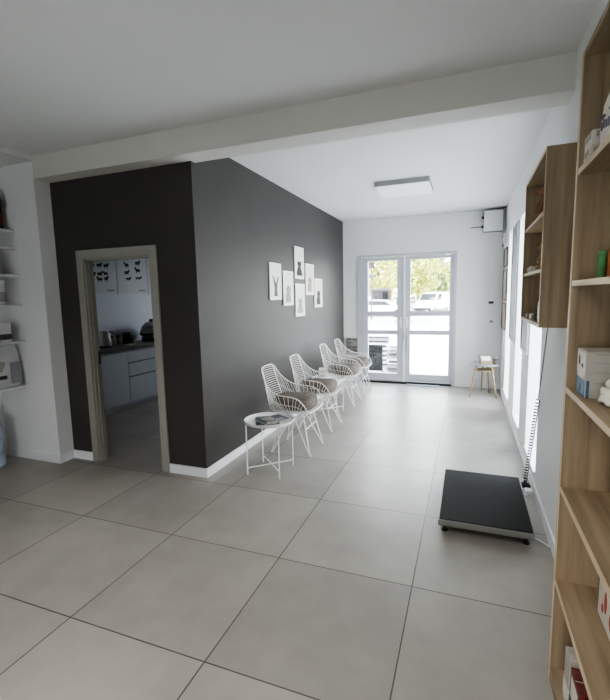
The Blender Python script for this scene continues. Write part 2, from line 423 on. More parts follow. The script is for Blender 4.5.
# ------------------------------------------------------------------ wire armchairs
def make_chair(label):
    t = thing('wire_armchair', label, 'chair', group='white wire armchairs along the charcoal wall')
    half = [(-.335, .105, .868), (-.322, .15, .845), (-.285, .185, .77), (-.23, .22, .695), (-.16, .25, .645), (-.08, .27, .622), (.04, .275, .612), (.12, .27, .59), (.175, .255, .53), (.205, .235, .468), (.218, .19, .442)]
    c = catmull(half, 5)
    rim = c + [Vector((.222, 0, .44))] + [Vector((p.x, -p.y, p.z)) for p in reversed(c)] + [Vector((-.338, 0, .874))]
    bm = bmesh.new(); tube(bm, rim, .0054, 8, True); obj('rim_frame', bm, M['wire'], t, 'auto')
    # back grid of cross wires
    bm = bmesh.new()
    bt, bb = Vector((-.33, .125, .86)), Vector((-.225, .18, .45))
    for s in (1, -1):
        tube(bm, [(bt.x, s * bt.y, bt.z), (bb.x, s * bb.y, bb.z)], .0055, 6)
    n = 18
    for i in range(n):
        k = (i + .6) / n; p = bt.lerp(bb, k)
        tube(bm, [(p.x, -p.y, p.z), (p.x - .022, -p.y * .5, p.z), (p.x - .028, 0, p.z), (p.x - .022, p.y * .5, p.z), (p.x, p.y, p.z)], .0026, 5)
    obj('back_grid', bm, M['wire'], t)
    # side panels
    for s in (1, -1):
        bm = bmesh.new(); n = 19; prev = []
        for i in range(n):
            k = i / (n - 1); q = c[min(len(c) - 1, int(4 + k * (len(c) - 5)))]
            b = Vector((-.225 + .43 * k, .18 + .03 * math.sin(PI * k), .45))
            mid = (b + q) / 2 + Vector((0, .025 * math.sin(PI * k), -.01))
            tube(bm, [(b.x, s * b.y, b.z), (mid.x, s * mid.y, mid.z), (q.x, s * q.y, q.z)], .0024, 5)
            prev.append(mid)
        tube(bm, [(p.x, s * p.y, p.z) for p in prev], .0024, 5)
        obj('side_grid', bm, M['wire'], t)
    # seat ring and seat wires
    bm = bmesh.new()
    ring = catmull([(-.225, .17, .445), (0, .205, .44), (.2, .2, .44), (.2, -.2, .44), (0, -.205, .44), (-.225, -.17, .445)], 4, True)
    tube(bm, ring, .006, 6, True)
    for i in range(9):
        y = -.16 + .04 * i; tube(bm, [(-.23, y, .445), (-.02, y, .432), (.205, y, .44)], .0024, 5)
    obj('seat_grid', bm, M['wire'], t)
    # cushion: a soft pad with rounded edge and puckers
    bm = bmesh.new(); rows = []
    N, Mr = 28, 6
    def outline(a):
        cx, cy = math.cos(a), math.sin(a)
        e = .55
        return math.copysign(abs(cx) ** e, cx) * .205 - .012, math.copysign(abs(cy) ** e, cy) * .192
    prof = [(0.3, .448), (.95, .449), (1.02, .47), (1.03, .525), (.97, .56), (.6, .572), (.2, .562)]
    for sc, z in prof:
        ring = []
        for k in range(N):
            x, y = outline(2 * PI * (k + .5) / N)
            wv = .006 * math.sin(k * 2.7) if sc > .9 else .004 * math.sin(k * 1.7 + sc * 9)
            ring.append(bm.verts.new((x * sc, y * sc, z + wv * (1 if z > .46 else 0))))
        rows.append(ring)
    for A, B in zip(rows, rows[1:]):
        for k in range(N): bm.faces.new((A[k], A[(k + 1) % N], B[(k + 1) % N], B[k]))
    bm.faces.new(rows[-1]); bm.faces.new(list(reversed(rows[0])))
    o = obj('seat_cushion', bm, M['cushion'], t, True); o['label'] = 'grey taupe crushed fabric seat cushion'
    # hairpin legs
    for sx in (1, -1):
        for sy in (1, -1):
            bm = bmesh.new()
            f = Vector((sx * .21, sy * .2, .006))
            a = Vector((sx * .115, sy * .135, .432)); b = Vector((-sx * .005, sy * .135, .432))
            tube(bm, [a, f + Vector((-.004 * sx, 0, .012)), f], .0068, 8)
            tube(bm, [b, f + Vector((-.014 * sx, 0, .016)), f + Vector((-.008 * sx, 0, .0))], .0068, 8)
            lathe(bm, [(.011, -.006), (.011, .012)], 8, (f.x, f.y, .006))
            obj('leg', bm, M['wire'], t, 'auto')
    for sx in (1, -1):
        bm = bmesh.new(); tube(bm, [(sx * .152, .161, .26), (sx * .152, -.161, .26)], .0055, 6)
        obj('stretcher', bm, M['wire'], t)
    bm = bmesh.new(); tube(bm, [(.115, .135, .432), (.115, -.135, .432), (-.115, -.135, .432), (-.115, .135, .432)], .006, 6, True)
    obj('leg_frame', bm, M['wire'], t)
    return t
ch = make_chair('white wire armchair directly behind the round tray table with magazines, nearest the camera')
ch.location = (-1.652, 4.055, 0)
for (x, y), lb in (((-1.675, 4.862), 'white wire armchair with taupe cushion, second counted from the magazine tray table'),
                   ((-1.705, 6.07), 'white wire armchair just beyond the tray table with the leaflets, third of the row'),
                   ((-1.705, 6.82), 'white wire armchair at the far end of the row, closest to the glass door')):
    dup(ch, (x, y, 0), lb)

# ------------------------------------------------------------------ round tray tables
def make_table(label, loc):
    t = thing('tray_table', label, 'side table', loc, 0, 'white round tray tables between the chairs')
    bm = bmesh.new()
    prof = [(.0, .462), (.212, .462), (.223, .468), (.226, .485), (.222, .486), (.219, .474), (.211, .468), (.0, .468)]
    lathe(bm, [(max(r, .001), z) for r, z in prof], 40)
    obj('tray', bm, M['tray'], t, 'auto')
    bm = bmesh.new(); lathe(bm, [(.226, .481), (.231, .484), (.231, .489), (.226, .491), (.221, .488), (.221, .484), (.226, .481)], 40, cap=False)
    obj('tray_rim', bm, M['tray'], t, 'auto')
    for sx, sy in ((1, 1), (1, -1), (-1, -1), (-1, 1)):
        bm = bmesh.new(); tube(bm, [(sx * .158, sy * .158, 0), (sx * .158, sy * .158, .464)], .0064, 8); obj('leg', bm, M['tray'], t, 'auto')
    bm = bmesh.new()
    tube(bm, [(-.158, -.158, .06), (.158, .158, .06)], .0055, 8); tube(bm, [(-.158, .158, .067), (.158, -.158, .067)], .0055, 8)
    obj('cross_brace', bm, M['tray'], t)
    return t
tt = make_table('white round metal tray table with open magazines on it, nearest the camera', (-1.675, 3.432, 0))
dup(tt, (-1.755, 5.47, 0), 'white round metal tray table between the second and third wire armchairs')

def magazine(loc, rz, w, h, label, ms, tone):
    t = thing('magazine', label, 'magazine', loc, rz, 'magazines on the near tray table')
    bm = bmesh.new(); box(bm, -w / 2, w / 2, -h / 2, h / 2, 0, .006, .001); obj('pages', bm, M['paper'], t)
    bm = bmesh.new(); box(bm, -w / 2 - .001, w / 2 + .001, -h / 2 - .001, h / 2 + .001, .006, .0075); obj('cover', bm, ms, t)
    bm = bmesh.new(); box(bm, -w * .42, w * .05, -h * .3, h * .12, .0075, .0082); box(bm, w * .1, w * .42, -h * .1, h * .38, .0075, .0082)
    obj('cover_print', bm, tone, t)
    return t
magazine((-1.690, 3.418, .4692), .5, .21, .28, 'grey magazine lying towards the wall on the near tray table', M['ink'], M['inkdark'])
magazine((-1.655, 3.448, .4778), -.55, .19, .26, 'dark blue magazine overlapping the grey one on the near tray table', M['navy'], M['inkpale'])
magazine((-1.615, 3.37, .4864), .25, .08, .12, 'small brown leaflet lying on top of both magazines on the near tray table', M['boardg'], M['brown'])
t = thing('magazine_stack', 'white bundle of leaflets on the tray table between the second and third chairs', 'leaflets', (-1.855, 5.515, .4692), .3)
STEP = .027
for k in range(5):
    bm = bmesh.new(); a = random.uniform(-.08, .08); w_, h_ = .10, .13
    box(bm, -w_ / 2 + a * .1, w_ / 2 + a * .1, -h_ / 2 + a * .12, h_ / 2 + a * .12, STEP * k, STEP * k + STEP - .001, .003)
    o = obj('leaflet', bm, M['paper'] if k % 2 == 0 else M['boardg'], t)
# leaflet holder on the far wall beside the last chair
t = thing('leaflet_rack', 'tiered rack of brownish leaflets on the far wall left of the glass door', 'rack', (-1.985, YF - .001, .50))
bm = bmesh.new(); box(bm, -.11, .11, -.02, 0, 0, .30); obj('back_panel', bm, M['cartong'], t)
bx('mounting_rail', M['grey'], -.11, .11, -.012, 0, .301, .312, t)
for k in range(4):
    bm = bmesh.new(); z = .015 + .072 * k; box(bm, -.105, .105, -.055, -.045, z, z + .04); box(bm, -.105, .105, -.055, -.021, z, z + .006); obj('pocket', bm, M['grey'], t)
    bm = bmesh.new(); box(bm, -.1, -.01, -.042, -.03, z + .007, z + .072); box(bm, .01, .1, -.042, -.03, z + .007, z + .065); obj('leaflet', bm, (M['brown'], M['kraft'], M['boardg'], M['brown'])[k], t)

# ------------------------------------------------------------------ framed animal prints
def sil_cat():   # seated animal with two ears, unit square, base at 0
    return [(-.22, 0), (.22, 0), (.2, .2), (.13, .42), (.1, .5), (.15, .62), (.17, .86), (.09, .78), (-.05, .78), (-.14, .86), (-.16, .64), (-.1, .52), (-.15, .4), (-.23, .18)]
def sil_rabbit():
    return [(-.13, 0), (.13, 0), (.1, .1), (.07, .35), (.09, .5), (.1, .6), (.2, .98), (.1, .9), (.04, .66), (-.03, .66), (-.1, .92), (-.19, 1.0), (-.12, .6), (-.08, .45), (-.08, .3), (-.1, .1)]
def sil_dog():
    return [(-.2, 0), (.16, 0), (.14, .3), (.1, .55), (.16, .6), (.17, .72), (.02, .88), (-.08, .86), (-.16, .7), (-.13, .5), (-.2, .3)]
PICS = [(4.505, 4.83, 1.56, 1.99, 'rabbit', 'framed drawing of a long-eared animal, first on the charcoal wall from the doorway side', 'ink', 'paper'),
        (4.89, 5.21, 1.484, 1.914, 'dog', 'framed pale sketch second along the charcoal wall, left of the lowest frame', 'inkpale', 'paper'),
        (5.28, 5.61, 1.83, 2.25, 'cat', 'framed dark drawing hung highest of the six prints', 'inkdark', 'paper'),
        (5.285, 5.62, 1.327, 1.763, 'cat', 'framed faint sketch hung lowest, straight under the highest print', 'inkpale', 'paper'),
        (5.675, 6.015, 1.614, 2.05, 'dog', 'framed cream print with pale animal, right of the highest frame', 'inkpale', 'cream'),
        (6.045, 6.40, 1.425, 1.855, 'dog', 'framed print with dark dog at its base, closest to the glass door', 'inkdark', 'cream')]
for (y0, y1, z0, z1, kd, lb, inkm, pap) in PICS:
    w, h = y1 - y0, z1 - z0
    t = thing('picture_frame', lb, 'picture', (XD, (y0 + y1) / 2, (z0 + z1) / 2), 0, 'framed animal prints on the charcoal wall')
    bm = bmesh.new(); f = .016; d = .014
    box(bm, 0.002, d, -w / 2, -w / 2 + f, -h / 2, h / 2); box(bm, 0.002, d, w / 2 - f, w / 2, -h / 2, h / 2); box(bm, 0.002, d, -w / 2 + f, w / 2 - f, -h / 2, -h / 2 + f); box(bm, 0.002, d, -w / 2 + f, w / 2 - f, h / 2 - f, h / 2)
    obj('frame', bm, M['white'], t)
    bx('print', M[pap], .004, .012, -w / 2 + f, w / 2 - f, -h / 2 + f, h / 2 - f, t)
    poly = {'rabbit': sil_rabbit, 'cat': sil_cat, 'dog': sil_dog}[kd]()
    sc = h * .56
    bm = bmesh.new(); prism(bm, [(u * sc * 1.9, -h * .40 + v * sc) for u, v in poly], 'X', .012, .0135)
    obj('animal_drawing', bm, M[inkm], t)

# ------------------------------------------------------------------ weighing platform
t = thing('weighing_platform', 'black rubber-topped platform scale with steel edge on the floor by the right wall', 'scale', (0, 0, 0))
sx0, sx1, sy0, sy1 = -.152, .424, 2.815, 3.69
bm = bmesh.new(); box(bm, sx0, sx1, sy0, sy1, .06, .1, .004); obj('steel_frame', bm, M['steel'], t)
bm = bmesh.new(); box(bm, sx0 + .008, sx1 - .008, sy0 + .008, sy1 - .008, .1, .107, .002); obj('rubber_top', bm, M['mat_top'], t)
for x in (sx0 + .04, sx1 - .04):
    for y in (sy0 + .06, sy1 - .06):
        bm = bmesh.new(); lathe(bm, [(.02, 0), (.02, .01), (.012, .014), (.012, .06)], 14, (x, y, 0)); obj('foot', bm, M['black'], t, 'auto')
bm = bmesh.new(); tube(bm, catmull([(sx1 - .01, 2.95, .03), (.44, 2.95, .006), (.475, 2.92, .005), (.515, 2.87, .006)], 6), .0045, 6); obj('lead', bm, M['white'], t)

# coiled lead from wall shelf to the plug beside the scale
t = thing('coiled_cable', 'black and white coiled cable hanging from the wall shelf to its black floor base', 'cable', (0, 0, 0))
bm = bmesh.new(); lathe(bm, [(.042, 0), (.045, .012), (.036, .03), (.012, .042), (.009, .06)], 18, (.474, 3.765, 0)); obj('floor_base', bm, M['black'], t, 'auto')
top, a, b = Vector((.50, 3.05, 1.40)), Vector((.502, 3.50, .80)), Vector((.474, 3.765, .055))
bm = bmesh.new(); tube(bm, catmull([(.49, 3.10, 1.424), (.495, 3.21, 1.32), (.501, 3.40, .97), a], 8), .0045, 6); obj('straight_lead', bm, M['grey'], t)
d = (b - a); L = d.length; d.normalize(); u = d.orthogonal().normalized(); v = d.cross(u); pts = []
turns = 28
for i in range(turns * 10 + 1):
    s = i / (turns * 10); ang = 2 * PI * turns * s
    pts.append(a + d * (L * s) + (u * math.cos(ang) + v * math.sin(ang)) * .0135)
bm = bmesh.new(); tube(bm, pts, .0044, 5); obj('coil', bm, M['black'], t)
t = thing('power_adapter', 'white plug adapter with looped lead on the floor behind the scale', 'adapter', (.487, 3.64, 0))
bm = bmesh.new(); box(bm, -.025, .025, -.035, .035, 0, .035, .006); obj('body', bm, M['white'], t)
bm = bmesh.new(); tube(bm, catmull([(-.01, .035, .02), (-.04, .06, .01), (-.055, .02, .006), (-.03, -.045, .006), (.0, -.08, .006)], 6), .004, 6); obj('lead', bm, M['white'], t)

# ------------------------------------------------------------------ wall shelf cabinet
cx0, cx1, cy0, cy1, cz0, cz1 = .331, .529, 2.385, 3.17, 1.415, 2.272
t = thing('wall_shelf_cabinet', 'open oak shelf cabinet hung on the right wall beyond the bookcase', 'cabinet', (0, 0, 0))
th = .018
bx('side_panel', M['woodz'], cx0, cx1, cy0, cy0 + th, cz0, cz1, t); bx('side_panel', M['woodz'], cx0, cx1, cy1 - th, cy1, cz0, cz1, t)
bx('top_panel', M['woody'], cx0, cx1, cy0 + th, cy1 - th, cz1 - th, cz1, t); bx('bottom_panel', M['woody'], cx0, cx1, cy0 + th, cy1 - th, cz0, cz0 + th, t)
for z in (1.708, 1.985): bx('shelf', M['woodedge'], cx0 + .003, cx1 - .008, cy0 + th, cy1 - th, z - th, z, t)
bx('back_panel', M['woodz'], cx1 - .008, cx1, cy0 + th, cy1 - th, cz0 + th, cz1 - th, t)
bm = bmesh.new(); e = .0025
box(bm, cx0 - e, cx0, cy0, cy0 + th, cz0, cz1); box(bm, cx0 - e, cx0, cy1 - th, cy1, cz0, cz1); box(bm, cx0 - e, cx0, cy0 + th, cy1 - th, cz1 - th, cz1); box(bm, cx0 - e, cx0, cy0 + th, cy1 - th, cz0, cz0 + th)
obj('edge_band', bm, M['woodedge'], t)

def plush_toy(name, label, loc, rz, m, s=1.0):
    t = thing(name, label, 'toy', loc, rz)
    bm = bmesh.new(); blob(bm, (0, 0, .05 * s), (.045 * s, .05 * s, .055 * s), 2, .04); blob(bm, (.0, .0, .12 * s), (.032 * s, .034 * s, .05 * s), 2, .03); obj('body', bm, m, t, True)
    bm = bmesh.new(); blob(bm, (-.012 * s, 0, .19 * s), (.036 * s, .032 * s, .034 * s), 2, .02); blob(bm, (-.045 * s, 0, .182 * s), (.02 * s, .017 * s, .015 * s), 2); obj('head', bm, m, t, True)
    for sy in (1, -1):
        bm = bmesh.new(); blob(bm, (.004 * s, sy * .022 * s, .235 * s), (.01 * s, .011 * s, .034 * s), 2); obj('ear', bm, m, t, True)
        bm = bmesh.new(); blob(bm, (-.035 * s, sy * .032 * s, .018 * s), (.035 * s, .014 * s, .017 * s), 2); obj('leg', bm, m, t, True)
        bm = bmesh.new(); tube(bm, [(-.02 * s, sy * .035 * s, .13 * s), (-.042 * s, sy * .034 * s, .085 * s), (-.05 * s, sy * .02 * s, .06 * s)], .011 * s, 8); obj('arm', bm, m, t, True)
    return t
plush_toy('plush_toy', 'brown long-eared toy sitting on the top shelf of the wall cabinet', (.385, 2.76, 1.9855), .2, M['fawn'], .80)
plush_toy('plush_toy', 'tan toy sitting on the middle shelf of the wall cabinet', (.385, 2.66, 1.7085), -.3, M['plush'], .66)
t = thing('toy_bone', 'pale bone-shaped chew lying on the middle shelf of the wall cabinet', 'pet toy', (.362, 2.92, 1.7085), 1.5)
bm = bmesh.new(); tube(bm, [(-.06, 0, .016), (.06, 0, .016)], .013, 10); obj('shaft', bm, M['carton'], t, True)
for sx in (1, -1):
    bm = bmesh.new(); blob(bm, (sx * .065, .014, .018), (.018, .018, .018)); blob(bm, (sx * .065, -.014, .018), (.018, .018, .018)); obj('knuckle', bm, M['carton'], t, True)
t = thing('pet_collar', 'dark coiled collar on the bottom shelf of the wall cabinet', 'collar', (.395, 2.66, cz0 + th + .0005))
bm = bmesh.new(); lathe(bm, [(.052, 0), (.056, .002), (.056, .04), (.052, .042), (.048, .04), (.048, .002), (.052, 0)], 24, cap=False); obj('band', bm, M['brown'], t, 'auto')
bm = bmesh.new(); box(bm, -.068, -.055, -.014, .014, .008, .034, .003); obj('buckle', bm, M['steel'], t)
for k, (y, m_) in enumerate(((2.49, 'black'), (2.82, 'carton'), (2.96, 'kraft'))):
    t = thing('chew_packet', ('black packet standing on the bottom shelf of the wall cabinet', 'white packet lying on the bottom shelf of the wall cabinet, beside the collar', 'tan packet lying on the bottom shelf of the wall cabinet at the far end')[k], 'packet', (.385, y, cz0 + th + .0005), group='packets in the wall cabinet')
    bm = bmesh.new(); hh = .11 if k == 0 else .03
    box(bm, -.045, .045, -.035, .035, 0, hh, .006); obj('pouch', bm, M[m_], t)
    bm = bmesh.new(); box(bm, -.0465, -.0445, -.025, .025, hh * .2, hh * .8); obj('printed_band', bm, M['boardg'], t)

# ------------------------------------------------------------------ oak bookcase
bx0, bx1, by0, by1, bz1 = .353, .598, .30, 1.846, 2.41
t = thing('bookcase', 'tall open oak bookcase standing along the right wall nearest the camera', 'bookcase', (0, 0, 0))
bx('side_panel', M['woodz'], bx0, bx1, by1 - .02, by1, 0, bz1, t); bx('side_panel', M['woodz'], bx0, bx1, by0, by0 + .02, 0, bz1, t)
bx('divider', M['woodz'], bx0, bx1 - .006, 1.02, 1.04, .06, 2.39, t)
bx('top_panel', M['woody'], bx0, bx1, by0 + .02, by1 - .02, 2.39, bz1, t)
bx('base_panel', M['woody'], bx0, bx1 - .006, by0 + .02, by1 - .02, .04, .06, t)
bx('plinth', M['woody'], bx0 + .002, bx0 + .02, by0 + .02, by1 - .02, 0, .04, t)
bx('back_panel', M['woodz'], bx1 - .006, bx1, by0 + .02, by1 - .02, .04, 2.39, t)
SZ = [.448, .838, 1.234, 1.630, 2.020]
for z in SZ:
    s = bx('shelf', M['woody'], bx0 + .003, bx1 - .006, 1.04, by1 - .02, z - .02, z, t)
    bx('edge_band', M['woodedge'], bx0, bx0 + .003, 1.04, by1 - .02, z - .02, z, s)
    s = bx('shelf', M['woody'], bx0 + .003, bx1 - .006, by0 + .02, 1.02, z - .02, z, t)
    bx('edge_band', M['woodedge'], bx0, bx0 + .003, by0 + .02, 1.02, z - .02, z, s)
bx('edge_band', M['woodedge'], bx0 - .0025, bx0, by1 - .02, by1, 0, bz1, t)

def carton(name, label, cat, x0, x1, y0, y1, z0, z1, m, bandm=None, panelm=None, group=None, flap=True):
    t = thing(name, label, cat, ((x0 + x1) / 2, (y0 + y1) / 2, z0 + .0006), group=group)
    hx, hy, h = (x1 - x0) / 2, (y1 - y0) / 2, z1 - z0
    bm = bmesh.new(); box(bm, -hx, hx, -hy, hy, 0, h, .003); obj('body', bm, m, t)
    if bandm:
        bm = bmesh.new(); e = .0008
        box(bm, -hx - e, hx + e, -hy - e, hy + e, h * .12, h * .42); obj('printed_band', bm, bandm, t)
    if panelm:
        bm = bmesh.new(); e = .0012
        box(bm, -hx - e, -hx, -hy * .7, hy * .7, h * .5, h * .9); box(bm, -hx * .7, hx * .7, -hy - e, -hy, h * .5, h * .9); obj('printed_panel', bm, panelm, t)
    if flap:
        bm = bmesh.new(); box(bm, -hx * .98, hx * .98, -.0015, .0015, h, h + .0012); obj('lid_seam', bm, M['cartong'], t)
    return t
def pouch(name, label, cat, loc, w, d, h, m, bandm, rz=0, group=None):
    """soft filled packet: pillow body, crimped top seam"""
    t = thing(name, label, cat, loc, rz, group)
    bm = bmesh.new(); rows = []; N = 20
    for k, (sx, sy, z) in enumerate(((.86, .8, 0), (.98, 1, .06), (1.0, 1.0, .3), (.97, .88, .6), (.95, .5, .85), (.95, .12, .95), (.95, .06, 1.0))):
        ring = []
        for i in range(N):
            a = 2 * PI * i / N; cx, cy = math.cos(a), math.sin(a); e = .5
            ring.append(bm.verts.new((math.copysign(abs(cy) ** e, cy) * d / 2 * sy, math.copysign(abs(cx) ** e, cx) * w / 2 * sx, h * z)))
        rows.append(ring)
    for A, B in zip(rows, rows[1:]):
        for i in range(N): bm.faces.new((A[i], A[(i + 1) % N], B[(i + 1) % N], B[i]))
    bm.faces.new(rows[-1]); bm.faces.new(list(reversed(rows[0])))
    obj('sack', bm, m, t, 'auto')
    if bandm:
        bm = bmesh.new(); box(bm, -d / 2 - .0025, -d / 2 + .006, -w * .36, w * .36, h * .2, h * .34); obj('printed_band', bm, bandm, t)
    return t
# top shelf (z 2.02)
carton('treat_box', 'small white treat box, lower of the two stacked on the top bookcase shelf', 'box', .362, .43, 1.715, 1.80, 2.02, 2.062, M['carton'], None, M['cartong'], 'treat boxes on the top shelf')
carton('treat_box', 'small white treat box, upper of the two stacked on the top bookcase shelf', 'box', .364, .435, 1.705, 1.805, 2.0635, 2.112, M['carton'], None, M['cartong'], 'treat boxes on the top shelf')
t = pouch('pet_food_bag', 'white bag with purple lettering marks on the top bookcase shelf', 'bag', (.415, 1.56, 2.0206), .2, .1, .22, M['carton'], None)
bm = bmesh.new()
for k, (yy, zz, ww, hh) in enumerate(((-.07, .04, .005, .022), (-.056, .045, .005, .02), (-.035, .042, .006, .024), (-.012, .045, .005, .022), (.012, .05, .006, .024), (.035, .05, .005, .022), (-.05, .085, .03, .005), (.03, .085, .035, .005))):
    box(bm, -.0535, -.046, yy - ww / 2, yy + ww / 2, zz, zz + hh)
obj('printed_mark', bm, M['purple'], t)
# shelf z 1.63
t = thing('pet_food_can', 'tall green ribbed tin on the second bookcase shelf from the top', 'tin', (.437, 1.80, 1.6306))
bm = bmesh.new(); pr = [(.009, 0), (.014, .001)]
for k in range(7): pr += [(.0135, .004 + .013 * k), (.0165, .009 + .013 * k), (.0135, .014 + .013 * k)]
pr += [(.013, .098), (.008, .1)]
lathe(bm, pr, 20); obj('body', bm, M['green'], t, True)
t = carton('treat_carton', 'orange carton with row of pale discs beside the green tin', 'box', .446, .53, 1.625, 1.775, 1.63, 1.733, M['orange'], None, None)
bm = bmesh.new()
for k in range(4): blob(bm, (-.042, -.045, .014 + .025 * k), (.005, .015, .0105), 2)
for k in range(4): blob(bm, (-.042, -.01, .014 + .025 * k), (.005, .013, .0105), 2)
obj('printed_disc', bm, M['carton'], t, True)
# shelf z 1.234
t = thing('pet_food_carton', 'large grey carton with white and blue printed end on the middle bookcase shelf', 'box', (.372, 1.64, 1.2346))
bm = bmesh.new(); box(bm, 0, .20, 0, .125, 0, .158, .003); obj('body', bm, M['cartong'], t)
bm = bmesh.new(); box(bm, -.001, .003, .006, .119, 0.001, .06); box(bm, .003, .012, -.001, .003, .001, .06); o = obj('blue_band', bm, M['blue'], t); o['label'] = 'blue printed lower part of the carton end'
bm = bmesh.new(); prism(bm, [(.008, .15), (.118, .15), (.118, .085), (.1, .062), (.03, .062), (.008, .085)], 'X', -.0012, .002); obj('printed_panel', bm, M['carton'], t)
bm = bmesh.new(); blob(bm, (-.001, .085, .12), (.0015, .012, .02), 2); blob(bm, (-.001, .045, .105), (.0015, .014, .008), 2); blob(bm, (-.001, .06, .03), (.0015, .012, .016), 2); obj('printed_mark', bm, M['ink'], t, True)
bm = bmesh.new()
for z in (.05, .085, .118, .146): box(bm, .025, .19, -.0012, .001, z, z + .007)
obj('printed_stripe', bm, M['boardg'], t)
t = thing('rope_toy', 'white knotted rope toy heaped before the striped carton', 'pet toy', (.435, 1.55, 1.2345), .3)
for k in range(5):
    bm = bmesh.new(); a = k * 1.25
    p = [(math.cos(a + i * .9) * (.016 + .005 * i), math.sin(a + i * .9) * (.026 + .004 * i), .0125 + .012 * ((i + k) % 4)) for i in range(6)]
    tube(bm, catmull(p, 5), .0085, 8); obj('rope', bm, M['fluff'], t, True)
for k, (x, y, z) in enumerate(((0, .02, .066), (-.018, -.03, .04))):
    bm = bmesh.new(); blob(bm, (x, y, z), (.017, .018, .016), 2, .12); obj('knot', bm, M['fluff'], t, True)
# shelf z .838
t = carton('pet_food_box', 'navy box on the second bookcase shelf from the floor', 'box', .432, .55, 1.32, 1.50, .838, .905, M['navy'], None, M['inkpale'])
# shelf z .448
t = carton('treat_box', 'red and white printed box on the lowest bookcase shelf', 'box', .462, .57, 1.50, 1.68, .448, .71, M['carton'], None, None)
bm = bmesh.new(); box(bm, -.0545, .0545, -.0915, -.0895, .003, .255); o = obj('printed_face', bm, M['red'], t); o['label'] = 'red printed narrow side'
bm = bmesh.new()
for yy, zz, ww, hh in ((-.05, .06, .03, .05), (.01, .09, .025, .07), (-.03, .16, .04, .03), (.04, .05, .02, .03)): blob(bm, (-.054, yy, zz), (.0012, ww * .6, hh * .6), 2)
obj('printed_mark', bm, M['red'], t, True)
# base
for k, (y0, y1, m_, lb) in enumerate(((1.63, 1.70, 'cartong', 'pale packet standing next to the end panel at the bookcase base'), (1.50, 1.625, 'maroon', 'maroon printed box on the bookcase base, beside the pale packet'), (1.38, 1.495, 'red', 'red printed box on the bookcase base, nearest the camera'))):
    carton('pet_food_pack', lb, 'box', .375 + .004 * k, .50, y0, y1, .06, .25 + .02 * (k == 0), M[m_], M['carton'] if k != 1 else M['navy'], M['carton'] if k == 1 else None, 'packs at the bookcase base')

# ------------------------------------------------------------------ left wall shelves and goods
def wall_shelf(z, label, y0=-.4):
    t = thing('wall_shelf', label, 'shelf', (XL, (y0 + YA) / 2, z), group='white shelves on the left wall')
    h = (YA - .001 - y0) / 2
    bx('board', M['shelf'], .001, .44, -h, h, -.022, 0, t, .002)
    for yy in (-h + .15, h - .5):
        bm = bmesh.new(); prism(bm, [(.002, -.022), (.3, -.022), (.02, -.12), (.002, -.12)], 'Y', yy - .008, yy + .008); obj('bracket', bm, M['shelf'], t)
    return t
names = ['bottom white shelf of the left alcove, under the pet food sack', 'white shelf just above the pet food sack', 'white alcove shelf at about eye level, holding pale tub', 'white alcove shelf third from the top', 'white alcove shelf second from the top', 'topmost white shelf of the left alcove, under the dark box']
LZ = [.785, 1.222, 1.573, 1.858, 2.114, 2.278]
for z, n in zip(LZ, names): wall_shelf(z, n)
t = pouch('pet_food_sack', 'large white and grey pet food sack on the bottom alcove shelf', 'sack', (-4.175, 2.715, .786), .40, .17, .40, M['bagw'], M['inkdark'])
bm = bmesh.new(); box(bm, -.0895, -.08 + .0, -.15, -.02, .2, .33); obj('printed_panel', bm, M['bagg'], t)
bm = bmesh.new(); box(bm, .0845, .089, -.165, .02, .085, .12); o = obj('printed_band', bm, M['inkdark'], t)
bm = bmesh.new(); prism(bm, [(-.17, .14), (-.02, .16), (.02, .24), (-.06, .27), (-.17, .22)], 'X', .080, .088); obj('printed_panel', bm, M['cartong'], t)
bm = bmesh.new(); box(bm, .0845, .089, .06, .16, .03, .235); obj('printed_panel', bm, M['bagg'], t)
carton('vitamin_box', 'white box with dark stripe on the shelf above the pet food sack', 'box', -4.22, -4.085, 2.71, 2.82, 1.222, 1.40, M['bagw'], M['ink'], M['cartong'])
t = thing('supplement_tub', 'pale tub standing on the eye-level alcove shelf', 'tub', (-4.15, 2.785, 1.5735))
bm = bmesh.new(); lathe(bm, [(.05, 0), (.056, .006), (.052, .19), (.05, .2)], 24); obj('body', bm, M['bagw'], t, 'auto')
bm = bmesh.new(); lathe(bm, [(.053, .2), (.054, .226), (.05, .23)], 24); obj('lid', bm, M['white'], t, 'auto')
bm = bmesh.new(); lathe(bm, [(.0558, .03), (.0563, .035), (.0545, .12), (.054, .122)], 24); obj('printed_label', bm, M['boardg'], t, 'auto')
carton('supplement_box', 'pale upright box on the alcove shelf third from the top', 'box', -4.25, -4.11, 2.69, 2.79, 1.858, 2.06, M['carton'], M['boardg'], None)
carton('gift_carton', 'dark box with red lower band on the topmost alcove shelf', 'box', -4.28, -4.10, 2.62, 2.86, 2.278, 2.62, M['black'], M['maroon'], None)
t = thing('water_bottle', 'large pale blue water bottle on the floor under the alcove shelves', 'bottle', (-4.33, 2.64, 0))
bm = bmesh.new(); lathe(bm, [(.12, 0), (.135, .015), (.135, .11), (.125, .125), (.135, .14), (.135, .25), (.125, .265), (.135, .28), (.135, .38), (.11, .45), (.04, .49), (.03, .5), (.03, .55)], 28); obj('body', bm, M['bottle'], t, 'auto')
bm = bmesh.new(); lathe(bm, [(.034, .535), (.034, .57), (.03, .575)], 20); obj('cap', bm, M['blue'], t, 'auto')

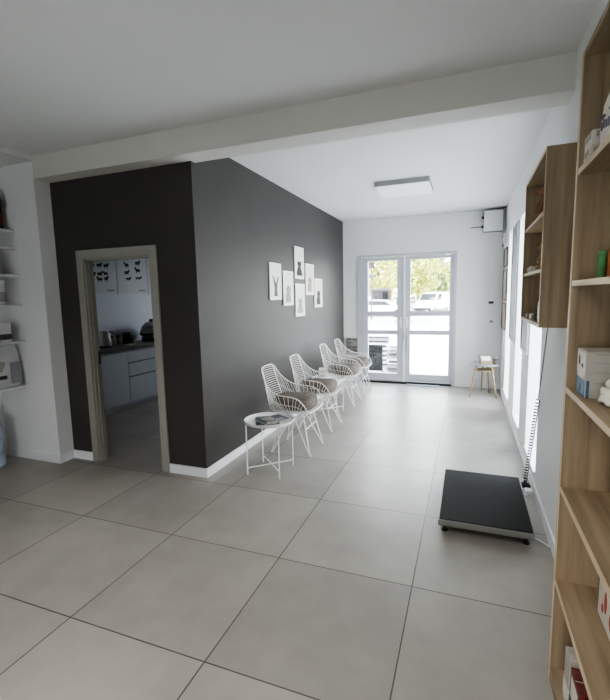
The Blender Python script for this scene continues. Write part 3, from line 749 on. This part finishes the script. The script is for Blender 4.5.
# ------------------------------------------------------------------ kitchen
KF = -4.63
t = thing('base_cabinet', 'white flat-fronted kitchen cabinet with one door seen through the doorway', 'cabinet', (0, 0, 0))
bx('carcass', M['kfront'], KX + .002, KF - .02, 4.10, 4.856, .10, .87, t)
bx('door', M['kfront'], KF - .019, KF, 4.105, 4.851, .105, .84, t, .002)
bx('plinth', M['kfront'], KX + .01, KF - .05, 4.10, 4.856, 0, .10, t)
t = thing('drawer_cabinet', 'white kitchen cabinet with three drawers seen through the doorway', 'cabinet', (0, 0, 0))
bx('carcass', M['kfront'], KX + .002, KF - .02, 4.862, 5.76, .10, .87, t)
for a, b in ((.105, .458), (.478, .665), (.685, .84)): bx('drawer', M['kfront'], KF - .019, KF, 4.867, 5.755, a, b, t, .002)
bm = bmesh.new()
for z in (.468, .675): box(bm, KF - .0195, KF - .012, 4.867, 5.755, z - .01, z + .01)
obj('grip_channel', bm, M['grey'], t)
bx('plinth', M['kfront'], KX + .01, KF - .05, 4.862, 5.76, 0, .10, t)
t = thing('base_cabinet', 'white kitchen cabinet beyond the drawers, at the far end of the counter', 'cabinet', (0, 0, 0))
bx('carcass', M['kfront'], KX + .002, KF - .02, 5.766, 6.60, .10, .87, t); bx('door', M['kfront'], KF - .019, KF, 5.771, 6.595, .105, .84, t, .002); bx('plinth', M['kfront'], KX + .01, KF - .05, 5.766, 6.60, 0, .10, t)
o = bx('worktop', M['counter'], KX + .002, KF + .015, 4.09, 6.61, .872, .91, None, .003); tag(o, 'speckled grey worktop running along the white kitchen cabinets', 'worktop')
Z = .9106
t = thing('kettle', 'white electric kettle on the grey kitchen worktop', 'kettle', (-4.97, 4.80, Z))
bm = bmesh.new(); lathe(bm, [(.085, 0), (.09, .005), (.09, .02), (.07, .024)], 24); obj('base', bm, M['black'], t, 'auto')
bm = bmesh.new(); lathe(bm, [(.078, .025), (.082, .03), (.074, .13), (.06, .22), (.055, .235), (.02, .245)], 24); obj('body', bm, M['white'], t, 'auto')
bm = bmesh.new(); tube(bm, catmull([(.05, .02, .225), (.085, .04, .22), (.115, .05, .15), (.09, .04, .06), (.072, .03, .05)], 5), .011, 8); obj('handle', bm, M['grey'], t, True)
bm = bmesh.new(); prism(bm, [(-.02, .19), (.02, .19), (.012, .235), (-.012, .235)], 'X', -.085, -.05); obj('spout', bm, M['white'], t)
for k, (y, m_, lb) in enumerate(((5.03, 'kraft', 'tan spice jar beside the kettle'), (5.13, 'brown', 'brown spice jar, further from the kettle than the tan one'))):
    t = thing('spice_jar', lb, 'jar', (-5.05, y, Z), group='jars on the kitchen worktop')
    bm = bmesh.new(); lathe(bm, [(.038, 0), (.042, .005), (.042, .11), (.036, .118)], 18); obj('body', bm, M[m_], t, 'auto')
    bm = bmesh.new(); lathe(bm, [(.04, .118), (.04, .145), (.036, .148)], 18); obj('lid', bm, M['inkdark'], t, 'auto')
t = thing('coffee_grinder', 'black coffee grinder between the jars and the covered machine', 'grinder', (-5.06, 5.33, Z))
bm = bmesh.new(); lathe(bm, [(.075, 0), (.08, .01), (.075, .09), (.05, .1)], 20); obj('base', bm, M['black'], t, 'auto')
bm = bmesh.new(); lathe(bm, [(.05, .1), (.062, .115), (.058, .17), (.02, .18)], 20); obj('lid', bm, M['black'], t, 'auto')
t = thing('saucer', 'white saucer on the worktop edge', 'plate', (-4.77, 5.09, Z))
bm = bmesh.new(); lathe(bm, [(.03, 0), (.035, .003), (.075, .014), (.076, .017), (.035, .007), (.001, .006)], 28); obj('dish', bm, M['white'], t, 'auto')
t = thing('coffee_machine', 'dark domed coffee machine on the worktop beyond the drawers', 'machine', (-4.96, 5.80, Z))
bm = bmesh.new(); lathe(bm, [(.17, 0), (.18, .01), (.18, .05), (.16, .06)], 24); obj('base', bm, M['inkdark'], t, 'auto')
bm = bmesh.new(); lathe(bm, [(.15, .06), (.2, .1), (.2, .15), (.17, .24), (.11, .3), (.04, .32)], 24); obj('dome', bm, M['bagg'], t, 'auto')
bm = bmesh.new(); lathe(bm, [(.203, .1), (.206, .105), (.206, .13), (.203, .135)], 24); obj('band', bm, M['inkdark'], t, 'auto')
bm = bmesh.new(); lathe(bm, [(.03, .32), (.045, .33), (.04, .355), (.02, .36)], 16); obj('knob', bm, M['black'], t, 'auto')
def poster(y0, y1, z0, z1, marks, label):
    t = thing('wall_poster', label, 'poster', (KX, (y0 + y1) / 2, z0), group='breed posters on the kitchen wall')
    h = (y1 - y0) / 2
    bx('sheet', M['posterpaper'], .001, .006, -h, h, 0, z1 - z0, t)
    bm = bmesh.new(); box(bm, .001, .0075, h - .006, h + .006, -.02, z1 - z0); obj('edge_strip', bm, M['grey'], t)
    for (u, v, w_, h_, s) in marks:
        bm = bmesh.new(); y = u * 2 * h - h; z = v * (z1 - z0)
        blob(bm, (.006, y, z), (.0012, w_, h_ * .55), 2); blob(bm, (.006, y + s * w_ * .9, z + h_ * .6), (.0012, w_ * .4, h_ * .42), 2)
        for q in (-.6, .5): box(bm, .0061, .007, y + q * w_ - .006, y + q * w_ + .006, z - h_, z)
        obj('animal_print', bm, M['inkdark'], t)
    bm = bmesh.new(); box(bm, .006, .0068, h * .35, h * .8, .04, .052); obj('small_print', bm, M['ink'], t)
    return t
poster(4.70, 5.365, 1.705, 2.62, [(.5, .32, .05, .04, 1), (.68, .33, .045, .035, -1), (.5, .23, .055, .04, -1), (.68, .245, .04, .045, 1), (.5, .46, .05, .04, 1), (.7, .46, .05, .04, 1), (.3, .3, .05, .04, 1), (.3, .46, .05, .04, -1)], 'animal chart poster on the kitchen wall, nearest the doorway')
poster(5.38, 6.065, 1.70, 2.62, [(.3, .37, .055, .045, 1), (.68, .42, .06, .05, -1), (.34, .26, .06, .035, 1), (.68, .28, .075, .03, 1), (.68, .55, .06, .05, 1), (.32, .5, .05, .05, -1), (.3, .64, .05, .04, 1)], 'animal chart poster in the middle of the kitchen wall')
poster(6.09, 6.75, 1.70, 2.62, [(.2, .2, .06, .05, 1), (.25, .45, .06, .05, 1), (.3, .3, .04, .04, -1), (.7, .3, .06, .05, 1)], 'animal chart poster at the far end, cut off by the doorway edge')

# ------------------------------------------------------------------ far corner: beech side table, wall devices
t = thing('beech_side_table', 'small round-topped side table with beech legs in the far right corner', 'side table', (.262, 7.09, 0))
bm = bmesh.new(); lathe(bm, [(.001, .492), (.222, .492), (.226, .496), (.226, .502), (.222, .506), (.001, .506)], 36); o = obj('table_top', bm, M['grey'], t, 'auto'); o['label'] = 'thin grey table top'
bm = bmesh.new(); lathe(bm, [(.001, .40), (.155, .40), (.155, .412), (.001, .412)], 32); obj('lower_shelf', bm, M['beech'], t, 'auto')
for fx, fy in ((-.208, -.175), (.172, -.205), (.085, .205), (-.03, .30)):
    bm = bmesh.new(); tube(bm, [(fx * .55, fy * .55, .492), (fx, fy, 0)], .016, 10, r1=.010); obj('leg', bm, M['beech'], t, 'auto')
t = thing('leaflet_box', 'open tan box of leaflets on the beech side table', 'box', (.275, 7.04, .5065), .25)
bm = bmesh.new(); f = .006
box(bm, -.09, .08, -.07, .07, 0, f); box(bm, -.09, .08, -.07, -.07 + f, f, .06); box(bm, -.09, .08, .07 - f, .07, f, .12); box(bm, -.09, -.09 + f, -.07 + f, .07 - f, f, .09); box(bm, .08 - f, .08, -.07 + f, .07 - f, f, .09)
obj('tray', bm, M['kraft'], t)
for k in range(6):
    bm = bmesh.new(); y = -.055 + .018 * k; box(bm, -.075, .065, y, y + .010, f, .085 + .014 * (k % 3)); obj('leaflet', bm, M['paper'] if k % 2 else M['carton'], t)
t = thing('sample_jar', 'dark translucent jar beside the tan box on the beech side table', 'jar', (.418, 7.04, .5065))
bm = bmesh.new(); lathe(bm, [(.042, 0), (.046, .004), (.046, .085), (.03, .095)], 18); obj('body', bm, M['ink'], t, 'auto')
bm = bmesh.new(); lathe(bm, [(.032, .095), (.032, .11), (.028, .112)], 18); obj('lid', bm, M['grey'], t, 'auto')

t = thing('control_box', 'pale grey control box with black antennas in the far upper corner', 'control box', (.345, YF - .001, 2.71))
bm = bmesh.new(); box(bm, -.145, .14, -.15, 0, -.16, .165, .006); obj('housing', bm, M['board'], t)
bx('mounting_plate', M['grey'], -.1, .1, 0.0, .001, -.12, .12, t)
bm = bmesh.new(); box(bm, -.143, .135, -.158, -.151, -.158, .155, .004); obj('cover', bm, M['white'], t)
for z, L in ((-.075, .17), (.065, .0)):
    bm = bmesh.new(); lathe(bm, [(.018, -.175), (.022, -.145)], 12, (0, -.1, z), 'X')
    if L: tube(bm, [(-.17, -.1, z), (-.17 - L, -.1, z - .004)], .006, 8)
    obj('antenna', bm, M['black'], t)
t = thing('alarm_siren', 'round white siren on the right wall under the control box', 'alarm', (XR - .001, 7.36, 2.43))
bm = bmesh.new(); lathe(bm, [(.07, 0), (.07, -.03), (.05, -.05), (.02, -.055)], 24, (0, 0, 0), 'X'); obj('housing', bm, M['white'], t, 'auto')
bm = bmesh.new(); lathe(bm, [(.02, -.055), (.018, -.062), (.005, -.064)], 16, (0, 0, 0), 'X'); obj('lens', bm, M['grey'], t, 'auto')
t = thing('motion_sensor', 'small black and white sensor below the round siren', 'sensor', (XR - .001, 7.33, 2.315))
bm = bmesh.new(); box(bm, -.045, 0, -.045, .045, -.055, .03, .006); obj('housing', bm, M['white'], t)
bm = bmesh.new(); blob(bm, (-.042, 0, -.012), (.022, .034, .026), 2); obj('lens', bm, M['black'], t, True)
def wall_frame(y0, y1, z0, z1, fm, pm, name, label, cat, group=None):
    t = thing(name, label, cat, (XR, (y0 + y1) / 2, (z0 + z1) / 2), group=group)
    w, h, f = (y1 - y0) / 2, (z1 - z0) / 2, .03
    bm = bmesh.new(); box(bm, -.022, -.002, -w, -w + f, -h, h); box(bm, -.022, -.002, w - f, w, -h, h); box(bm, -.022, -.002, -w + f, w - f, -h, -h + f); box(bm, -.022, -.002, -w + f, w - f, h - f, h)
    obj('frame', bm, fm, t)
    bx('panel', pm, -.014, -.002, -w + f, w - f, -h + f, h - f, t)
    return t
wall_frame(6.98, 7.56, 1.97, 2.25, M['brown'], M['boardg'], 'certificate_frame', 'small brown-framed certificate above the taller ones beside the far corner', 'frame', 'brown frames beside the far corner')
wall_frame(6.96, 7.60, 1.46, 1.94, M['brown'], M['boardg'], 'certificate_frame', 'brown-framed certificate in the middle of the column beside the far corner', 'frame', 'brown frames beside the far corner')
wall_frame(6.96, 7.62, 1.03, 1.44, M['brown'], M['boardg'], 'certificate_frame', 'lowest brown-framed certificate beside the far corner', 'frame', 'brown frames beside the far corner')
wall_frame(5.54, 6.17, 1.0, 2.40, M['grey'], M['board'], 'notice_board', 'tall grey notice board between the two far slit windows', 'board', 'grey boards between the windows')
wall_frame(4.34, 4.865, 1.02, 2.40, M['grey'], M['board'], 'notice_board', 'tall grey notice board partly behind the hanging oak cabinet', 'board', 'grey boards between the windows')
t = thing('thermostat', 'small white thermostat with dark display on the far wall', 'thermostat', (.36, YF, 1.43))
bm = bmesh.new(); box(bm, -.055, .055, -.022, 0, -.035, .035, .004); obj('housing', bm, M['white'], t)
bx('mounting_plate', M['grey'], -.058, .058, -.0015, 0, -.038, .038, t)
bx('display', M['black'], -.048, .03, -.024, -.0225, -.02, .02, t)
t = thing('light_switch', 'white switch plate with dark key on the far wall under the thermostat', 'switch', (.30, YF, 1.12))
bm = bmesh.new(); box(bm, -.11, .1, -.01, 0, -.035, .035, .003); obj('plate', bm, M['white'], t)
bx('rocker', M['grey'], .035, .09, -.016, -.0105, -.018, .018, t)
o = bx('entrance_mat', M['board'], -.99, -.43, 7.50, 7.645, 0.0005, .012, None, .003); tag(o, 'thin grey mat on the floor in front of the glass door', 'mat')
# ceiling lamp
t = thing('ceiling_lamp', 'square white surface-mounted light panel on the ceiling', 'lamp', (-.755, 5.50, ZC - .0005))
bm = bmesh.new(); s = .31
for a in ((-s, s, -s, -s + .02), (-s, s, s - .02, s), (-s, -s + .02, -s + .02, s - .02), (s - .02, s, -s + .02, s - .02)): box(bm, a[0], a[1], a[2], a[3], -.055, 0)
obj('housing', bm, M['lampside'], t)
bx('diffuser', M['lampglow'], -s - .001, s + .001, -s + .004, s + .001, -.060, -.0555, t)

# ------------------------------------------------------------------ outdoors
struct(bx('ground', M['ground'], -60, 60, -40, 90, -.35, -.12))
o = struct(bx('path', M['ground'], -6, 4, YF + .25, 16, -.12, -.02))
o = struct(bx('road', M['road'], -60, 60, 24, 31, -.12, -.1))
def tree(label, x, y, h, r, m):
    t = thing('tree', label, 'tree', (x, y, -.12), group='trees beyond the road')
    bm = bmesh.new(); tube(bm, [(0, 0, 0), (.05, 0, h * .25), (0, .05, h * .55)], .2, 8, r1=.1)
    for k in range(4): tube(bm, [(0, 0, h * .3 + .1 * k), (math.cos(k * 1.6) * r * .5, math.sin(k * 1.6) * r * .5, h * .6)], .08, 6, r1=.03)
    obj('trunk', bm, M['trunk'], t)
    bm = bmesh.new()
    for k in range(2300):
        v = Vector((random.gauss(0, 1), random.gauss(0, 1), random.gauss(0, 1))).normalized() * random.uniform(.55, 1.05)
        lump = 1 + .22 * math.sin(v.x * 5 + v.z * 4 + x) * math.cos(v.y * 4 + x)
        p = Vector((v.x * r * lump, v.y * r * lump, h * .57 + v.z * h * .44 * lump))
        s = random.uniform(.16, .34); a = Vector((random.gauss(0, 1), random.gauss(0, 1), random.gauss(0, 1))).normalized(); b = a.orthogonal().normalized()
        c = a.cross(b)
        bm.faces.new([bm.verts.new(p + b * s), bm.verts.new(p + c * s * .6), bm.verts.new(p - b * s), bm.verts.new(p - c * s * .6)])
    obj('crown', bm, m, t)
for lb, x, y, h, r, m in (('bushy yellow-green tree in the left glass leaf, nearest', -7.9, 40, 7.2, 2.5, 'leaf'), ('yellow-green tree right of the dark hut, seen through the left leaf', -5.0, 47, 7.8, 2.2, 'leaf'),
                          ('pale green tree at the left of the right glass leaf', -3.9, 57, 6.8, 1.7, 'leafb'), ('low bushy tree behind the white van', -2.0, 62, 5.2, 1.9, 'leafb'),
                          ('tall yellow-green tree at the right of the right glass leaf', -.7, 51.5, 6.6, 1.6, 'leaf'), ('tall tree farther right behind the door frame', 4.4, 46, 7.0, 2.2, 'leaf'), ('wide tree at the far left behind the door frame', -14.5, 41, 7.2, 2.6, 'leafb')):
    tree(lb, x, y, h, r, M[m])
# fence
t = thing('metal_fence', 'grey metal fence left of the white van', 'fence', (-4.75, 43.5, -.12))
for k in range(5):
    bx('post', M['fence'], -2.0 + k * .9, -1.94 + k * .9, -.03, .03, 0, 1.5, t)
bm = bmesh.new()
for k in range(44): box(bm, -1.95 + k * .081, -1.90 + k * .081, -.01, .01, .1, 1.4)
box(bm, -1.98, 1.6, -.012, .012, .1, .16); box(bm, -1.98, 1.6, -.012, .012, 1.3, 1.36)
obj('railing', bm, M['fence'], t)
def car(loc, rz, label):
    t = thing('car', label, 'car', loc, rz)
    bm = bmesh.new(); prism(bm, [(-2.05, .3), (2.05, .3), (2.1, .62), (1.95, .8), (1.0, .88), (.45, 1.3), (-1.0, 1.34), (-1.6, .95), (-2.1, .9)], 'Y', -.82, .82)
    bmesh.ops.bevel(bm, geom=list(bm.edges), offset=.05, segments=2, affect='EDGES'); obj('body', bm, M['carw'], t, 'auto')
    for s in (1, -1):
        bm = bmesh.new(); prism(bm, [(.85, .92), (.38, 1.24), (-.9, 1.26), (-1.3, .95)], 'Y', s * .82, s * .832); obj('side_window', bm, M['carglass'], t)
        bm = bmesh.new(); box(bm, -.1, .06, s * .82, s * .84, .78, .81); obj('door_handle', bm, M['carblack'], t)
        for x in (1.3, -1.3):
            bm = bmesh.new(); lathe(bm, [(.16, -.1), (.29, -.09), (.31, -.05), (.31, .05), (.29, .09), (.16, .1)], 22, (x, s * .74, .31), 'Y'); obj('wheel', bm, M['carblack'], t, 'auto')
    return t
def van(loc, rz, label):
    t = thing('van', label, 'van', loc, rz)
    bm = bmesh.new(); prism(bm, [(-1.9, .35), (1.9, .35), (1.95, .8), (1.75, 1.0), (1.1, 1.12), (.55, 1.78), (-1.7, 1.85), (-1.9, 1.6)], 'Y', -.8, .8)
    bmesh.ops.bevel(bm, geom=list(bm.edges), offset=.05, segments=2, affect='EDGES'); obj('body', bm, M['carw'], t, 'auto')
    for s in (1, -1):
        bm = bmesh.new(); prism(bm, [(.95, 1.15), (.52, 1.68), (-.05, 1.70), (-.05, 1.15)], 'Y', s * .80, s * .812); obj('side_window', bm, M['carglass'], t)
        for x in (1.2, -1.25):
            bm = bmesh.new(); lathe(bm, [(.16, -.1), (.3, -.09), (.32, -.05), (.32, .05), (.3, .09), (.16, .1)], 22, (x, s * .72, .32), 'Y'); obj('wheel', bm, M['carblack'], t, 'auto')
    bm = bmesh.new(); a = [(1.12, 1.16), (.62, 1.72)]
    box(bm, 0, .012, -.68, .68, 0, .74); o = obj('windscreen', bm, M['carglass'], t); o.location = (1.10, 0, 1.15); o.rotation_euler = (0, -.70, 0)
    for s in (1, -1):
        bm = bmesh.new(); blob(bm, (1.9, s * .62, .78), (.06, .14, .09), 2); obj('headlight', bm, M['grey'], t, True)
    bx('bumper', M['carblack'], 1.90, 1.99, -.75, .75, .34, .52, t, .02)
    for s in (1, -1): bx('side_skirt', M['carblack'], -.95, .9, s * .79, s * .815, .22, .42, t, .005)
    return t
van((-2.95, 39.5, -.12), -1.92, 'white van parked across the road, seen through the right glass leaf')
car((-6.2, 33, -.12), .0, 'white car parked in front of the dark hut, seen through the left glass leaf')
t = thing('timber_hut', 'small dark hut with a darker doorway seen through the left glass leaf', 'hut', (-6.75, 35.6, -.12))
bx('wall', M['hut'], -.75, .75, -.5, .5, 0, 2.05, t)
bm = bmesh.new(); prism(bm, [(-.85, 2.05), (.85, 2.05), (.7, 2.22), (-.7, 2.22)], 'Y', -.6, .6); obj('roof', bm, M['fence'], t)
bx('doorway', M['slate'], 0.2, .65, -.51, -.501, .3, 1.9, t)
t = thing('road_sign', 'grey roadside sign board on a post above the hut', 'sign', (-6.05, 28.5, -.12))
bm = bmesh.new(); tube(bm, [(0, 0, 0), (0, 0, 4.6)], .05, 8); obj('post', bm, M['fence'], t)
bx('board', M['fence'], -.28, .22, -.08, -.05, 3.9, 4.6, t); bx('board', M['hut'], -.28, .22, -.08, -.05, 3.45, 3.85, t)
bm = bmesh.new(); blob(bm, (.05, -.1, 2.95), (.32, .1, .13), 2); obj('lamp_head', bm, M['fence'], t, True)
# things just outside the door, behind the left leaf
t = thing('chalk_board', 'black board leaning outside the lower pane of the left door leaf', 'board', (-1.79, 8.80, -.02))
bx('panel', M['slate'], -.15, .14, 0, .02, .03, .565, t); bm = bmesh.new(); box(bm, -.165, -.15, -.01, .03, 0, .58); box(bm, .14, .155, -.01, .03, 0, .58); box(bm, -.15, .14, -.01, .03, .565, .58); obj('frame', bm, M['carblack'], t)
bm = bmesh.new(); tube(bm, [(-.1, .03, .55), (-.1, .26, 0)], .01, 6); tube(bm, [(.1, .03, .55), (.1, .26, 0)], .01, 6); obj('rear_leg', bm, M['carblack'], t)
t = thing('slatted_crate', 'white slatted crate behind the black board outside the left door leaf', 'crate', (-1.86, 9.35, -.02))
for k in range(7):
    bx('slat', M['carw'] if k < 6 else M['grey'], -.25, .25, -.14, -.12, .02 + .1 * k, .075 + .1 * k, t)
bm = bmesh.new()
for x in (-.24, .2): box(bm, x, x + .04, -.12, .14, 0, .70)
box(bm, -.2, .2, .12, .14, 0, .69); obj('crate_frame', bm, M['inkdark'], t)
for k in range(4):
    t = thing('sack', ('lowest grey sack of the stack right of the black board', 'second sack from the ground in the stack outside the door', 'third sack from the ground in the stack outside the door', 'topmost pale sack of the stack outside the door')[k], 'sack', (-1.41 + .015 * (k % 2), 8.98, -.019 + .152 * k), .05 * k, 'sacks stacked outside the left door leaf')
    bm = bmesh.new(); blob(bm, (0, 0, .075), (.2, .16, .0745), 3, .015)
    for v in bm.verts: v.co.x = math.copysign(abs(v.co.x / .2) ** .6 * .19, v.co.x); v.co.y = math.copysign(abs(v.co.y / .16) ** .6 * .15, v.co.y)
    obj('cloth', bm, (M['grey'], M['carw'], M['inkpale'], M['carw'])[k], t, True)
    bm = bmesh.new(); box(bm, -.12, .1, -.1555, -.1475, .05, .1); obj('printed_band', bm, M['inkdark'] if k != 3 else M['grey'], t)

# ------------------------------------------------------------------ light
sc = bpy.context.scene
wd = bpy.data.worlds.new('sky'); sc.world = wd; wd.use_nodes = True
nt = wd.node_tree; bg = nt.nodes['Background']
tc = nt.nodes.new('ShaderNodeTexCoord'); sp = nt.nodes.new('ShaderNodeSeparateXYZ'); rp = nt.nodes.new('ShaderNodeValToRGB')
nt.links.new(tc.outputs['Generated'], sp.inputs[0]); nt.links.new(sp.outputs['Z'], rp.inputs['Fac'])
rp.color_ramp.elements[0].position = 0.0; rp.color_ramp.elements[0].color = (1.0, 1.0, 0.98, 1)
rp.color_ramp.elements[1].position = 0.8; rp.color_ramp.elements[1].color = (0.72, 0.84, 1.0, 1)
nt.links.new(rp.outputs['Color'], bg.inputs['Color']); bg.inputs['Strength'].default_value = 13.0
def light(name, typ, loc, rot, energy, col=(1, 1, 1), **kw):
    l = bpy.data.lights.new(name, typ); l.energy = energy; l.color = col
    for k, v in kw.items(): setattr(l, k, v)
    o = bpy.data.objects.new(name, l); C.objects.link(o); o.location = loc; o.rotation_euler = rot
    return o
s = light('sun', 'SUN', (0, 0, 10), (0, 0, 0), 6.0, (1, .96, .88), angle=.02)
s.rotation_euler = Vector((.75, .25, -.62)).to_track_quat('-Z', 'Y').to_euler()
light('added_foreground_light', 'AREA', (-.9, .2, 2.86), (0, 0, 0), 26, (1, .985, .96), shape='RECTANGLE', size=1.2, size_y=1.2, spread=math.radians(130))  # unseen light added to lift the foreground floor and bookcase
t = thing('added_ceiling_lamp', 'unseen square white light panel added on the ceiling near the camera', 'lamp', (-.9, .2, ZC - .0005))  # made-up housing for the added foreground light, out of view
bx('housing', M['white'], -.62, .62, -.62, .62, -.04, 0, t)
def portal(name, loc, rot, sx, sy):
    o = light(name, 'AREA', loc, rot, 1, shape='RECTANGLE', size=sx, size_y=sy)
    o.data.cycles.is_portal = True
portal('portal_door', ((DX0 + DX1) / 2, YF + .15, 1.15), (-PI / 2, 0, 0), 1.65, 2.3)
for a, b in WIN: portal('portal_window', (XR + WT - .01, (a + b) / 2, 1.28), (0, PI / 2, 0), 2.28, b - a)
portal('portal_added_window', (-.8, YB - .15, .95), (PI / 2, 0, 0), 1.4, 1.1)  # guides sky light through the added back window
portal('portal_kitchen_window', (-3.95, YF + .16, 1.7), (-PI / 2, 0, 0), .9, .8)

# ------------------------------------------------------------------ camera (solved from the floor grid and wall corners)
f, yaw, pitch, roll, ch_ = 427.169, .365, .125, -.021, 1.594
cy_, sy_, cp, sp_ = math.cos(yaw), math.sin(yaw), math.cos(pitch), math.sin(pitch)
fwd = Vector((-sy_ * cp, cy_ * cp, -sp_)); right = Vector((cy_, sy_, 0)); up = right.cross(fwd)
r2 = right * math.cos(roll) + up * math.sin(roll); u2 = -right * math.sin(roll) + up * math.cos(roll)
cam = bpy.data.cameras.new('camera'); cam.sensor_fit = 'HORIZONTAL'; cam.sensor_width = 36; cam.lens = 36 * f / 610; cam.clip_start = .02; cam.clip_end = 300
co = bpy.data.objects.new('camera', cam); C.objects.link(co)
m4 = Matrix(((r2.x, u2.x, -fwd.x, 0), (r2.y, u2.y, -fwd.y, 0), (r2.z, u2.z, -fwd.z, ch_), (0, 0, 0, 1)))
co.matrix_world = m4
sc.camera = co
sc.view_settings.view_transform = 'AgX'
sc.view_settings.look = 'AgX - Medium High Contrast'
sc.view_settings.exposure = 0.55
sc.cycles.max_bounces = 10; sc.cycles.diffuse_bounces = 6; sc.cycles.transparent_max_bounces = 12
sc.cycles.use_denoising = True
